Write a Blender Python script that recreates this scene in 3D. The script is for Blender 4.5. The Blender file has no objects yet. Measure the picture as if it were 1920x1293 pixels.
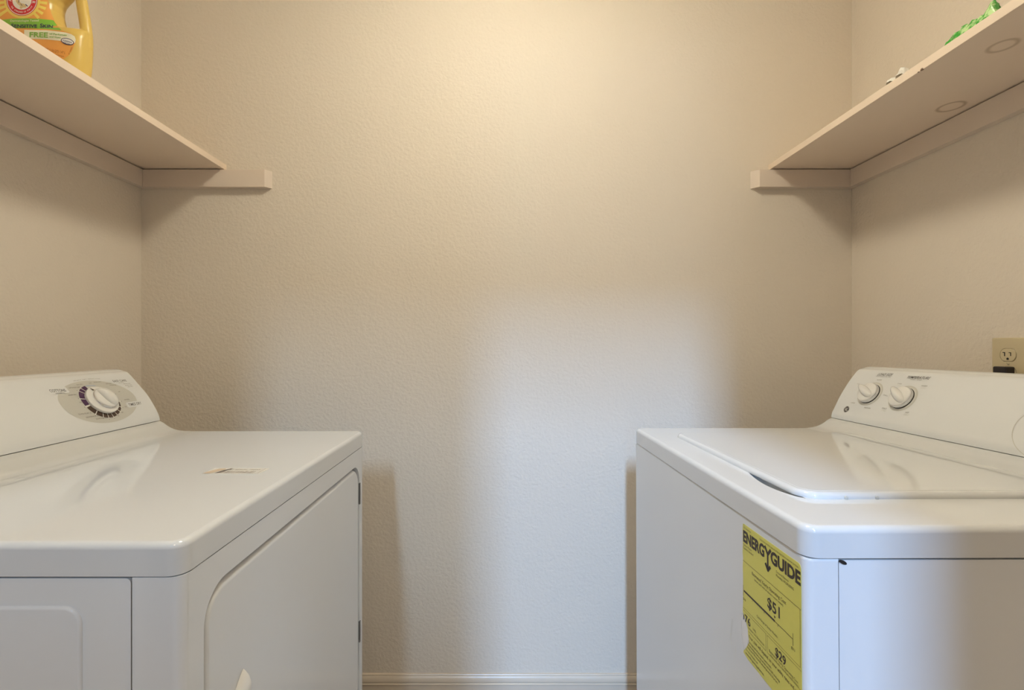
import bpy, bmesh, math, random
from mathutils import Vector, Matrix
from mathutils.bvhtree import BVHTree

S = bpy.context.scene
C = S.collection
PI = math.pi
random.seed(7)

# ---------------------------------------------------------------- camera
CAMZ = 1.135
F = 890.0                                     # focal length in pixels of the 1920 wide frame
PX, PY = 944.0, 645.0                         # principal point
cd = bpy.data.cameras.new('camera')
cam = bpy.data.objects.new('camera', cd)
C.objects.link(cam)
cam.location = (0, 0, CAMZ)
cam.rotation_euler = (PI / 2, 0, 0)
cd.sensor_fit = 'HORIZONTAL'
cd.sensor_width = 36.0
cd.lens = 36.0 * F / 1920.0
cd.shift_x = (960.0 - PX) / 1920.0
cd.shift_y = -(646.5 - PY) / 1920.0
cd.clip_start = 0.01
S.camera = cam

# ---------------------------------------------------------------- world, exposure
w = bpy.data.worlds.new('world')
S.world = w
w.use_nodes = True
w.node_tree.nodes['Background'].inputs[0].default_value = (0.75, 0.85, 1.0, 1)
w.node_tree.nodes['Background'].inputs[1].default_value = 0.12
S.view_settings.view_transform = 'Standard'
S.view_settings.look = 'None'
S.view_settings.exposure = 0.10
S.view_settings.gamma = 1.0
S.view_settings.use_curve_mapping = False

# ---------------------------------------------------------------- lights
WARM = (1.0, 0.94, 0.77)
COOL = (0.35, 0.59, 1.0)
LAMP_POWER = 47.5
LAMP_POS = (0.02, 0.72, 2.36)


def area(name, loc, target, sx, sy, power, col):
    ld = bpy.data.lights.new(name, 'AREA')
    ld.shape = 'RECTANGLE'
    ld.size, ld.size_y = sx, sy
    ld.energy = power
    ld.color = col
    o = bpy.data.objects.new(name, ld)
    C.objects.link(o)
    o.location = loc
    d = Vector(target) - Vector(loc)
    o.rotation_euler = d.to_track_quat('-Z', 'Y').to_euler()
    return o


# daylight of the tall room beyond the hall: a high window
area('high_window_daylight', (-0.66, -5.0, 4.55), (0.2, 1.5, 1.0), 0.24, 1.20, 440.0, COOL)
# added cool fill at eye height, no such source known
area('cool_fill_eye_level', (-0.66, -5.0, 1.70), (0.0, 1.5, 1.3), 0.30, 0.60, 20.0, COOL)
# added cool fill in the hall, with no window behind it
area('cool_fill_hall', (2.35, -0.72, 1.45), (0.0, -0.72, 1.2), 0.8, 1.5, 3.0, COOL)
# added warm fill over the hall, flattens the lighting
area('warm_fill_hall', (0.0, -0.65, 2.70), (0.0, -0.55, 0.0), 0.35, 0.35, 14.0, (1.0, 0.80, 0.58))


# ---------------------------------------------------------------- materials
def mat(name, col, rough=0.5, metal=0.0, bump=0.0, bscale=200.0, bdist=0.001, spec=0.5, mottle=0.0, mscale=3.0,
        coat=0.0, detail=2.0):
    m = bpy.data.materials.new(name)
    m.use_nodes = True
    nt = m.node_tree
    b = nt.nodes['Principled BSDF']
    b.inputs['Base Color'].default_value = (*col, 1)
    b.inputs['Roughness'].default_value = rough
    b.inputs['Metallic'].default_value = metal
    b.inputs['Specular IOR Level'].default_value = spec
    if coat:
        b.inputs['Coat Weight'].default_value = coat
        b.inputs['Coat Roughness'].default_value = 0.06
    tc = nt.nodes.new('ShaderNodeTexCoord')
    if mottle:
        n = nt.nodes.new('ShaderNodeTexNoise')
        n.inputs['Scale'].default_value = mscale
        n.inputs['Detail'].default_value = 4
        nt.links.new(tc.outputs['Object'], n.inputs['Vector'])
        r = nt.nodes.new('ShaderNodeMapRange')
        r.inputs[3].default_value = 1 - mottle
        r.inputs[4].default_value = 1 + mottle
        nt.links.new(n.outputs['Fac'], r.inputs[0])
        h = nt.nodes.new('ShaderNodeHueSaturation')
        h.inputs['Color'].default_value = (*col, 1)
        nt.links.new(r.outputs[0], h.inputs['Value'])
        nt.links.new(h.outputs[0], b.inputs['Base Color'])
    if bump:
        n = nt.nodes.new('ShaderNodeTexNoise')
        n.inputs['Scale'].default_value = bscale
        n.inputs['Detail'].default_value = detail
        n.inputs['Roughness'].default_value = 0.45
        nt.links.new(tc.outputs['Object'], n.inputs['Vector'])
        bp = nt.nodes.new('ShaderNodeBump')
        bp.inputs['Strength'].default_value = bump
        bp.inputs['Distance'].default_value = bdist
        nt.links.new(n.outputs['Fac'], bp.inputs['Height'])
        nt.links.new(bp.outputs[0], b.inputs['Normal'])
    return m


WALLC = (0.77, 0.685, 0.575)
M_wall = mat('wall_paint', WALLC, 0.60, bump=0.8, bscale=125, bdist=0.0021, detail=2.5, spec=0.10)
M_ceil = mat('ceiling_paint', (0.86, 0.82, 0.75), 0.8, bump=0.3, bscale=90)
M_trim = mat('baseboard_paint', (0.70, 0.595, 0.47), 0.28, mottle=0.03, mscale=20)
M_cleat = mat('cleat_paint', (0.76, 0.645, 0.535), 0.45, bump=0.15, bscale=60, mottle=0.03, mscale=12)
M_floor = mat('floor_vinyl', (0.52, 0.43, 0.34), 0.35, mottle=0.12, mscale=9)
M_enam = mat('white_enamel', (0.72, 0.727, 0.72), 0.05, mottle=0.006, mscale=2, spec=0.75)
M_enam2 = mat('white_cabinet_enamel', (0.775, 0.785, 0.785), 0.07, mottle=0.006, mscale=2, spec=0.7)
M_plas = mat('console_plastic', (0.78, 0.785, 0.775), 0.22, mottle=0.006)
M_knob = mat('knob_plastic', (0.82, 0.805, 0.77), 0.2)
M_grey = mat('grey_print', (0.60, 0.585, 0.53), 0.3)
M_ink = mat('dark_print', (0.06, 0.05, 0.045), 0.4)
M_inksoft = mat('brown_grey_print', (0.25, 0.22, 0.19), 0.4)
M_violet = mat('violet_print', (0.075, 0.025, 0.085), 0.35)
M_brown = mat('brown_print', (0.085, 0.052, 0.036), 0.35)
M_blue = mat('pale_blue_print', (0.45, 0.50, 0.62), 0.35)
M_white = mat('white_print', (0.85, 0.83, 0.78), 0.35)
M_chrome = mat('chrome', (0.8, 0.8, 0.82), 0.08, metal=1.0)
M_dark = mat('dark_gap', (0.012, 0.010, 0.010), 0.6)
M_hinge = mat('hinge_steel', (0.16, 0.155, 0.15), 0.4, metal=0.6)
M_yellow = mat('label_yellow', (0.74, 0.68, 0.13), 0.32)
M_label_ink = mat('label_ink', (0.045, 0.028, 0.018), 0.45)
M_label_soft = mat('label_small_ink', (0.17, 0.125, 0.035), 0.45)
M_residue = mat('paper_residue', (0.83, 0.82, 0.80), 0.6)
M_almond = mat('almond_plastic', (0.63, 0.53, 0.33), 0.3)
M_black = mat('black_plastic', (0.018, 0.012, 0.012), 0.4)
M_jug = mat('yellow_jug_plastic', (0.76, 0.53, 0.13), 0.28)
M_cap = mat('orange_cap_plastic', (0.75, 0.30, 0.04), 0.3)
M_lorange = mat('label_orange', (0.86, 0.40, 0.09), 0.35, mottle=0.05, mscale=15)
M_lyellow = mat('label_ray_yellow', (0.90, 0.72, 0.16), 0.35)
M_lgreen = mat('label_green', (0.24, 0.55, 0.06), 0.35)
M_lcream = mat('label_cream', (0.86, 0.84, 0.66), 0.35)
M_lred = mat('label_red', (0.66, 0.02, 0.035), 0.35)
M_lnavy = mat('label_navy', (0.035, 0.025, 0.10), 0.35)
M_lbrown = mat('label_brown', (0.45, 0.16, 0.03), 0.4)
M_lfree = mat('label_free_green', (0.25, 0.50, 0.09), 0.35)
M_skin = mat('emblem_tan', (0.70, 0.55, 0.30), 0.4)
M_tissue = mat('crumpled_tissue', (0.86, 0.82, 0.74), 0.7)
M_sticker = mat('sticker_paper', (0.80, 0.765, 0.69), 0.4)
M_torn = mat('torn_sticker_paper', (0.66, 0.52, 0.37), 0.6)
M_barcode = mat('faded_barcode_ink', (0.40, 0.33, 0.27), 0.5)
M_hall = mat('hall_paint', (0.70, 0.70, 0.69), 0.6)
M_doorpaint = mat('casing_paint', (0.82, 0.81, 0.79), 0.3)


def mat_glow(name, col, strength):
    m = bpy.data.materials.new(name)
    m.use_nodes = True
    b = m.node_tree.nodes['Principled BSDF']
    b.inputs['Base Color'].default_value = (0.9, 0.88, 0.85, 1)
    b.inputs['Emission Color'].default_value = (*col, 1)
    b.inputs['Emission Strength'].default_value = strength
    return m


def mat_wrapper():
    m = mat('green_wrapper', (0.08, 0.42, 0.06), 0.15)
    nt = m.node_tree
    b = nt.nodes['Principled BSDF']
    tc = nt.nodes.new('ShaderNodeTexCoord')
    n = nt.nodes.new('ShaderNodeTexNoise')
    n.inputs['Scale'].default_value = 90
    nt.links.new(tc.outputs['Object'], n.inputs['Vector'])
    cr = nt.nodes.new('ShaderNodeValToRGB')
    cr.color_ramp.elements[0].position = 0.45
    cr.color_ramp.elements[0].color = (0.05, 0.36, 0.04, 1)
    cr.color_ramp.elements[1].position = 0.62
    cr.color_ramp.elements[1].color = (0.55, 0.78, 0.36, 1)
    nt.links.new(n.outputs['Fac'], cr.inputs[0])
    nt.links.new(cr.outputs[0], b.inputs['Base Color'])
    return m


def mat_shelf(name, rings=(), spots=()):
    """painted board; brown ring stains and dark chips at fixed places on the board (object space)"""
    m = mat(name, (0.86, 0.71, 0.56), 0.42, bump=0.08, bscale=120)
    nt = m.node_tree
    b = nt.nodes['Principled BSDF']
    tc = nt.nodes.new('ShaderNodeTexCoord')
    col = nt.nodes.new('ShaderNodeRGB')
    col.outputs[0].default_value = (0.86, 0.71, 0.56, 1)
    cur = col.outputs[0]

    def dist(p):
        d = nt.nodes.new('ShaderNodeVectorMath')
        d.operation = 'DISTANCE'
        nt.links.new(tc.outputs['Object'], d.inputs[0])
        d.inputs[1].default_value = p
        return d.outputs['Value']

    def mixin(fac, c, cur):
        mx = nt.nodes.new('ShaderNodeMix')
        mx.data_type = 'RGBA'
        nt.links.new(fac, mx.inputs[0])
        nt.links.new(cur, mx.inputs[6])
        mx.inputs[7].default_value = (*c, 1)
        return mx.outputs[2]

    for (p, r, wd, st) in rings:
        a = nt.nodes.new('ShaderNodeMath'); a.operation = 'SUBTRACT'
        nt.links.new(dist(p), a.inputs[0]); a.inputs[1].default_value = r
        ab = nt.nodes.new('ShaderNodeMath'); ab.operation = 'ABSOLUTE'
        nt.links.new(a.outputs[0], ab.inputs[0])
        mr = nt.nodes.new('ShaderNodeMapRange')
        mr.interpolation_type = 'SMOOTHSTEP'
        mr.inputs[1].default_value = wd
        mr.inputs[2].default_value = 0.0
        mr.inputs[3].default_value = 0.0
        mr.inputs[4].default_value = st
        nt.links.new(ab.outputs[0], mr.inputs[0])
        cur = mixin(mr.outputs[0], (0.36, 0.22, 0.09), cur)
    for (p, r) in spots:
        mr = nt.nodes.new('ShaderNodeMapRange')
        mr.inputs[1].default_value = r
        mr.inputs[2].default_value = r * 0.6
        nt.links.new(dist(p), mr.inputs[0])
        cur = mixin(mr.outputs[0], (0.16, 0.08, 0.04), cur)
    nt.links.new(cur, b.inputs['Base Color'])
    return m


# ---------------------------------------------------------------- helpers
def tag(o, label, cat, group=None):
    o['label'] = label
    o['category'] = cat
    if group:
        o['group'] = group
    return o


def empty(name, loc):
    o = bpy.data.objects.new(name, None)
    C.objects.link(o)
    o.location = loc
    o.empty_display_size = 0.05
    return o


def obj(name, bm, m, parent=None, smooth=35, origin=None, recalc=True, wn=True):
    """link a bmesh (given in room coordinates) as one object; origin = room point that becomes its local zero"""
    if recalc:
        bmesh.ops.recalc_face_normals(bm, faces=bm.faces[:])
    if origin is not None:
        bmesh.ops.translate(bm, vec=-Vector(origin), verts=bm.verts[:])
    me = bpy.data.meshes.new(name)
    bm.to_mesh(me)
    bm.free()
    me.materials.append(m)
    if smooth:
        me.shade_smooth()
        me.set_sharp_from_angle(angle=math.radians(smooth))
    o = bpy.data.objects.new(name, me)
    C.objects.link(o)
    if smooth and wn:
        md = o.modifiers.new('wn', 'WEIGHTED_NORMAL')
        md.keep_sharp = True
    if parent is not None:
        o.parent = parent
    elif origin is not None:
        o.location = origin
    return o


def struct(name, bm, m, smooth=0):
    o = obj(name, bm, m, None, smooth)
    o['kind'] = 'structure'
    return o


def B():
    return bmesh.new()


def box(bm, x0, x1, y0, y1, z0, z1, bev=0.0, seg=3):
    v = [bm.verts.new((x, y, z)) for x in (x0, x1) for y in (y0, y1) for z in (z0, z1)]
    fs = [(0, 1, 3, 2), (4, 6, 7, 5), (0, 4, 5, 1), (2, 3, 7, 6), (0, 2, 6, 4), (1, 5, 7, 3)]
    fl = [bm.faces.new([v[i] for i in f]) for f in fs]
    if bev:
        es = list({e for f in fl for e in f.edges})
        bmesh.ops.bevel(bm, geom=es, offset=bev, segments=seg, profile=0.5, affect='EDGES')
    return bm


def rrect(x0, x1, y0, y1, R, n=8):
    R = max(R, 1e-5)
    pts = []
    for cx, cy, a0 in ((x1 - R, y1 - R, 0), (x0 + R, y1 - R, 90), (x0 + R, y0 + R, 180), (x1 - R, y0 + R, 270)):
        for i in range(n + 1):
            a = math.radians(a0 + 90 * i / n)
            pts.append((cx + R * math.cos(a), cy + R * math.sin(a)))
    return pts


def bridge(bm, a, b):
    n = len(a)
    for i in range(n):
        j = (i + 1) % n
        try:
            bm.faces.new((a[i], a[j], b[j], b[i]))
        except ValueError:
            pass


def fill(bm, loops):
    """fill a flat region bounded by vertex loops (first outer, others holes)"""
    es = []
    for lp in loops:
        for i in range(len(lp)):
            e = bm.edges.get((lp[i], lp[(i + 1) % len(lp)]))
            if e is None:
                e = bm.edges.new((lp[i], lp[(i + 1) % len(lp)]))
            es.append(e)
    if len(loops) == 1:
        bm.faces.new(loops[0])
    else:
        bmesh.ops.triangle_fill(bm, use_beauty=True, use_dissolve=False, edges=es)


def slab(bm, x0, x1, y0, y1, h, R, r, T, holes=(), hdepth=0.01, seg=5, base=True, hr=0.0):
    """rounded slab in a local frame (x, y, height 0..h; top at h), placed by T(x,y,z)->room point"""
    def loop(inset, z):
        return [bm.verts.new(T(x, y, z)) for x, y in rrect(x0 + inset, x1 - inset, y0 + inset, y1 - inset, R - inset)]
    prev = loop(0, 0)
    if base:
        bm.faces.new(prev)
    if r > 0:
        for i in range(seg + 1):
            a = PI / 2 * i / seg
            cur = loop(r * (1 - math.cos(a)), h - r + r * math.sin(a))
            bridge(bm, prev, cur)
            prev = cur
    else:
        cur = loop(0, h)
        bridge(bm, prev, cur)
        prev = cur
    hl = []
    for hp in holes:
        top = [bm.verts.new(T(x, y, h)) for x, y in hp]
        bot = [bm.verts.new(T(x, y, h - hdepth)) for x, y in hp]
        bridge(bm, top, bot)
        bm.faces.new(bot)
        hl.append(top)
    fill(bm, [prev] + hl)
    return bm


def prism(bm, prof, y0, y1, T, bev=0.0):
    """profile polygon extruded from y0 to y1; T(p, y)"""
    a = [bm.verts.new(T(p, y0)) for p in prof]
    b = [bm.verts.new(T(p, y1)) for p in prof]
    bridge(bm, a, b)
    fa = bm.faces.new(a)
    fb = bm.faces.new(b)
    if bev:
        es = list(set(list(fa.edges) + list(fb.edges)))
        bmesh.ops.bevel(bm, geom=es, offset=bev, segments=4, profile=0.5, affect='EDGES')
    return bm


def catmull(pts, n=6):
    out = []
    P = [pts[0]] + list(pts) + [pts[-1]]
    for i in range(1, len(P) - 2):
        for k in range(n):
            t = k / n
            q = []
            for d in range(len(pts[0])):
                p0, p1, p2, p3 = P[i - 1][d], P[i][d], P[i + 1][d], P[i + 2][d]
                q.append(0.5 * (2 * p1 + (p2 - p0) * t + (2 * p0 - 5 * p1 + 4 * p2 - p3) * t * t +
                                (3 * p1 - p0 - 3 * p2 + p3) * t ** 3))
            out.append(tuple(q))
    out.append(tuple(pts[-1]))
    return out


def revolve(bm, prof, T, n=40):
    """prof = [(radius, height)]; T(x,y,z)"""
    rings = []
    for r, z in prof:
        rings.append([bm.verts.new(T(r * math.cos(2 * PI * i / n), r * math.sin(2 * PI * i / n), z)) for i in range(n)])
    for a, b in zip(rings, rings[1:]):
        bridge(bm, a, b)
    bm.faces.new(rings[0])
    bm.faces.new(rings[-1])
    return bm


def tube(bm, pts, r, n=10, squash=None):
    pts = [Vector(p) for p in pts]
    rings = []
    up = Vector((0, 0, 1))
    for i, p in enumerate(pts):
        t = (pts[min(i + 1, len(pts) - 1)] - pts[max(i - 1, 0)]).normalized()
        s = t.cross(up)
        if s.length < 1e-3:
            s = t.cross(Vector((0, 1, 0)))
        s.normalize()
        u = s.cross(t)
        rr = r[i] if isinstance(r, (list, tuple)) else r
        a, b = (rr, rr) if not isinstance(rr, tuple) else rr
        rings.append([bm.verts.new(p + s * a * math.cos(2 * PI * k / n) + u * b * math.sin(2 * PI * k / n)) for k in range(n)])
    for a, b in zip(rings, rings[1:]):
        bridge(bm, a, b)
    bm.faces.new(rings[0])
    bm.faces.new(rings[-1])
    return bm


# ---- printed marks: flat shapes given in (u, v) and laid on a surface by a map
_dg = None


def text2d(s, h, width=None, bold=0.0, shear=0.0, align='L'):
    """lettering as (verts2d, faces), cap height h; baseline at v=0"""
    cu = bpy.data.curves.new('t', 'FONT')
    cu.body = s
    cu.size = 1.0
    cu.offset = bold
    cu.shear = shear
    cu.resolution_u = 3
    o = bpy.data.objects.new('t', cu)
    C.objects.link(o)
    bpy.context.view_layer.update()
    dg = bpy.context.evaluated_depsgraph_get()
    me = o.evaluated_get(dg).to_mesh()
    vs = [(v.co.x, v.co.y) for v in me.vertices]
    fs = [tuple(p.vertices) for p in me.polygons]
    o.evaluated_get(dg).to_mesh_clear()
    bpy.data.objects.remove(o)
    bpy.data.curves.remove(cu)
    if not vs:
        return [], []
    x0 = min(v[0] for v in vs)
    x1 = max(v[0] for v in vs)
    k = h / 0.73
    kx = k if width is None else width / max(x1 - x0, 1e-6)
    wd = (x1 - x0) * kx
    off = {'L': 0, 'C': -wd / 2, 'R': -wd}[align]
    return [((v[0] - x0) * kx + off, v[1] * k) for v in vs], fs


def moved(pl, u, v, rot=0.0):
    c, s = math.cos(rot), math.sin(rot)
    return [(u + x * c - y * s, v + x * s + y * c) for x, y in pl[0]], pl[1]


def txt(s, u, v, h, width=None, bold=0.0, shear=0.0, align='L', rot=0.0):
    return moved(text2d(s, h, width, bold, shear, align), u, v, rot)


def poly(pts):
    return list(pts), [tuple(range(len(pts)))]


def rect2(u0, u1, v0, v1):
    return poly([(u0, v0), (u1, v0), (u1, v1), (u0, v1)])


def line2(a, b, t):
    a, b = Vector((*a, 0)), Vector((*b, 0))
    d = (b - a).normalized()
    n = Vector((-d.y, d.x, 0)) * t / 2
    return poly([(a + n)[:2], (a - n)[:2], (b - n)[:2], (b + n)[:2]])


def ring2(cu, cv, ro, ri, a0=0.0, a1=360.0, n=48, ax=1.0, ri1=None, ro1=None):
    vs, fs = [], []
    for i in range(n + 1):
        t = i / n
        a = math.radians(a0 + (a1 - a0) * t)
        o_ = ro if ro1 is None else ro + (ro1 - ro) * t
        i_ = ri if ri1 is None else ri + (ri1 - ri) * t
        vs += [(cu + o_ * ax * math.cos(a), cv + o_ * math.sin(a)), (cu + i_ * ax * math.cos(a), cv + i_ * math.sin(a))]
    for i in range(n):
        fs.append((2 * i, 2 * i + 1, 2 * i + 3, 2 * i + 2))
    return vs, fs


def disc2(cu, cv, ra, rb, n=48, rings=6):
    vs, fs = [(cu, cv)], []
    for k in range(1, rings + 1):
        for i in range(n):
            a = 2 * PI * i / n
            vs.append((cu + ra * k / rings * math.cos(a), cv + rb * k / rings * math.sin(a)))
    for i in range(n):
        fs.append((0, 1 + i, 1 + (i + 1) % n))
    for k in range(rings - 1):
        for i in range(n):
            a, b = 1 + k * n + i, 1 + k * n + (i + 1) % n
            fs.append((a, a + n, b + n, b))
    return vs, fs


def grid2(u0, u1, v0, v1, nu, nv):
    vs = [(u0 + (u1 - u0) * i / nu, v0 + (v1 - v0) * j / nv) for j in range(nv + 1) for i in range(nu + 1)]
    fs = [(j * (nu + 1) + i, j * (nu + 1) + i + 1, (j + 1) * (nu + 1) + i + 1, (j + 1) * (nu + 1) + i)
          for j in range(nv) for i in range(nu)]
    return vs, fs


def marks(name, items, T, m, parent, origin=None, h=0.0003):
    bm = B()
    for vs, fs in items:
        pv = [T(u, v, h) for u, v in vs]
        bv = [bm.verts.new(p) if p is not None else None for p in pv]
        for f in fs:
            if any(bv[i] is None for i in f):
                continue
            try:
                bm.faces.new([bv[i] for i in f])
            except ValueError:
                pass
    bmesh.ops.delete(bm, geom=[v for v in bm.verts if not v.link_faces], context='VERTS')
    return obj(name, bm, m, parent, 0, origin, recalc=False)


# ---------------------------------------------------------------- the room
XL, XR, YB = -1.1444, 1.1006, 1.5
YF = -0.10                                    # inner face of the wall with the wide closet opening
CEIL = 2.44
TH = 0.10

b = B(); box(b, XL - TH, XR + TH, YB, YB + TH, 0, CEIL); struct('wall_back', b, M_wall)
b = B(); box(b, XL - TH, XL, YF, YB, 0, CEIL); struct('wall_left', b, M_wall)
b = B(); box(b, XR, XR + TH, YF, YB, 0, CEIL); struct('wall_right', b, M_wall)
b = B()
box(b, XL - TH, -0.97, YF - 0.12, YF, 0, 2.75)
box(b, 0.97, XR + TH, YF - 0.12, YF, 0, 2.75)
box(b, -0.97, 0.97, YF - 0.12, YF, 2.03, 2.75)
struct('wall_front', b, M_wall)
b = B(); box(b, XL - TH, XR + TH, YF - 0.12, YB + TH, CEIL, CEIL + 0.06); struct('ceiling', b, M_ceil)
b = B(); box(b, -3.0, 3.0, -1.5, YB + TH, -0.06, 0); struct('floor', b, M_floor)

# the hall behind the camera
b = B()
HY = -1.2
box(b, -3.0, -0.735, HY - 0.12, HY, 0, 2.75)
box(b, 0.118, 3.0, HY - 0.12, HY, 0, 2.75)
struct('wall_hall', b, M_hall)
b = B(); box(b, -3.0, -2.9, HY, YF - 0.12, 0, 2.75); struct('wall_hall_left', b, M_hall)
b = B(); box(b, 2.9, 3.0, HY, YF - 0.12, 0, 2.75); struct('wall_hall_right', b, M_hall)
b = B(); box(b, -3.0, 3.0, HY - 0.12, YF - 0.12, 2.75, 2.81); struct('ceiling_hall', b, M_ceil)
# unseen leaf added to dim and cut daylight through the left hall opening
Mfilter = bpy.data.materials.new('tinted_filter')
Mfilter.use_nodes = True
nt = Mfilter.node_tree
nt.nodes.remove(nt.nodes['Principled BSDF'])
tr = nt.nodes.new('ShaderNodeBsdfTransparent')
tr.inputs[0].default_value = (0.66, 0.64, 0.60, 1)
gl = nt.nodes.new('ShaderNodeBsdfGlossy')
gl.inputs['Roughness'].default_value = 0.05
fr = nt.nodes.new('ShaderNodeFresnel')
mx = nt.nodes.new('ShaderNodeMixShader')
nt.links.new(fr.outputs[0], mx.inputs[0])
nt.links.new(tr.outputs[0], mx.inputs[1])
nt.links.new(gl.outputs[0], mx.inputs[2])
nt.links.new(mx.outputs[0], nt.nodes['Material Output'].inputs[0])
b = B(); box(b, -0.735, -0.317, HY - 0.064, HY - 0.060, 1.92, 2.74); struct('light_filter_pane', b, Mfilter)  # added pane, lets only part of the daylight through
b = B(); box(b, -0.735, -0.317, HY - 0.080, HY - 0.040, 0.0, 1.92, 0.004); struct('light_blocker', b, M_hall)  # added solid lower part, keeps daylight off the dryer side

# casing of the closet opening
b = B()
for s in (-1, 1):
    box(b, *(sorted((s * 0.955, s * 0.97))), YF - 0.125, YF + 0.005, 0, 2.03)
    box(b, *(sorted((s * 0.955, s * 1.03))), YF - 0.001, YF + 0.014, 0, 2.09, 0.004)
box(b, -0.955, 0.955, YF - 0.125, YF + 0.005, 2.015, 2.03)
box(b, -1.03, 1.03, YF - 0.001, YF + 0.014, 2.03, 2.09, 0.004)
struct('trim_1', b, M_doorpaint)


# baseboards: tall flat board with a rounded bead and a lip on top
def baseboard(name, P):
    prof = [(0, 0), (0.011, 0), (0.0115, 0.066), (0.0135, 0.0675), (0.014, 0.0700), (0.0125, 0.0715), (0.011, 0.0722),
            (0.0125, 0.0740), (0.0132, 0.0775), (0.0128, 0.0830), (0.0105, 0.0885), (0.0082, 0.0915), (0.0070, 0.0925),
            (0.0072, 0.0950), (0.0060, 0.0968), (0, 0.0970)]
    b = B()
    prism(b, prof, 0, 1, P)
    return struct(name, b, M_trim, 30)


baseboard('baseboard_back', lambda p, t: (XL + (XR - XL) * t, YB - p[0], p[1]))
baseboard('baseboard_left', lambda p, t: (XL + p[0], YF + (YB - 0.014 - YF) * t, p[1]))
baseboard('baseboard_right', lambda p, t: (XR - p[0], YF + (YB - 0.014 - YF) * t, p[1]))

# ---------------------------------------------------------------- ceiling lamp
lx, ly, lz = LAMP_POS
lamp = empty('ceiling_light', (lx, ly, CEIL))
tag(lamp, 'round flush ceiling light with a white glass dome above the machines', 'ceiling light')
b = B()
revolve(b, [(0.165, 0), (0.168, -0.010), (0.160, -0.028), (0.150, -0.030)], lambda x, y, z: (lx + x, ly + y, CEIL + z))
obj('lamp_base', b, M_white, lamp, 35, lamp.location)
b = B()
revolve(b, [(0.148, -0.030)] + [(0.148 * math.cos(a), -0.030 - 0.080 * math.sin(a)) for a in [PI / 2 * i / 10 for i in range(1, 10)]] +
        [(0.004, -0.110)], lambda x, y, z: (lx + x, ly + y, CEIL + z))
DOME_AREA = 0.105
obj('glass_dome', b, mat_glow('lit_glass', WARM, LAMP_POWER), lamp, 60, lamp.location)

# ---------------------------------------------------------------- shelves and cleats
SB, ST = 1.6828, 1.7008
CT, CB = 1.6798, 1.6255
YS = 0.28
LX1 = -0.8747
RX0 = 0.836


def local(p, o):
    return tuple(Vector(p) - Vector(o))


oL = (XL, YB, SB)
b = B(); box(b, XL + 0.0005, LX1, YS, YB - 0.0005, SB, ST, 0.0012, 2)
tag(obj('wall_shelf', b, mat_shelf('left_shelf_paint'), None, 35, oL),
    'cream painted board shelf on the left wall, carrying the yellow detergent jug', 'shelf', 'wall shelves over the machines')
oR = (XR, YB, SB)
b = B(); box(b, RX0, XR - 0.0005, YS, YB - 0.0005, SB, ST, 0.0012, 2)
M_rs = mat_shelf('right_shelf_paint',
                 rings=[(local((0.917, 0.872, SB), oR), 0.0195, 0.0065, 0.5), (local((1.033, 1.0956, SB), oR), 0.0235, 0.0065, 0.6)],
                 spots=[(local((RX0, 0.949, SB), oR), 0.0045), (local((RX0, 0.957, SB - 0.001), oR), 0.003)])
tag(obj('wall_shelf', b, M_rs, None, 35, oR),
    'cream painted board shelf on the right wall, with two brown ring stains underneath', 'shelf', 'wall shelves over the machines')


def cleat(label, bm, origin):
    tag(obj('shelf_cleat', bm, M_cleat, None, 35, origin), label, 'shelf support', 'wooden cleats under the shelves')


TC = 0.020


def cleat_back(xw, xe_wall, xe_front):
    b = B()
    pl = [(xw, YB), (xe_wall, YB), (xe_front, YB - TC), (xw, YB - TC)]
    lo = [b.verts.new((x, y - 0.0002, CB)) for x, y in pl]
    hi = [b.verts.new((x, y - 0.0002, CT)) for x, y in pl]
    bridge(b, lo, hi)
    b.faces.new(lo)
    b.faces.new(hi)
    bmesh.ops.bevel(b, geom=b.edges[:], offset=0.0008, segments=2, affect='EDGES', profile=0.5)
    return b


cleat('short cream cleat on the back wall under the end of the left shelf', cleat_back(XL + 0.0005, -0.7298, -0.745), (XL, YB, CB))
cleat('short cream cleat on the back wall under the end of the right shelf', cleat_back(XR - 0.0005, 0.7795, 0.799), (XR, YB, CB))
b = B(); box(b, XL + 0.0002, XL + TC, YS, YB - TC - 0.0006, CB, CT, 0.0008, 2)
cleat('long cream cleat along the left wall under the left shelf', b, (XL, YB, CB))
b = B(); box(b, XR - TC, XR - 0.0002, YS, YB - TC - 0.0006, CB, CT, 0.0008, 2)
cleat('long cream cleat along the right wall under the right shelf', b, (XR, YB, CB))


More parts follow.
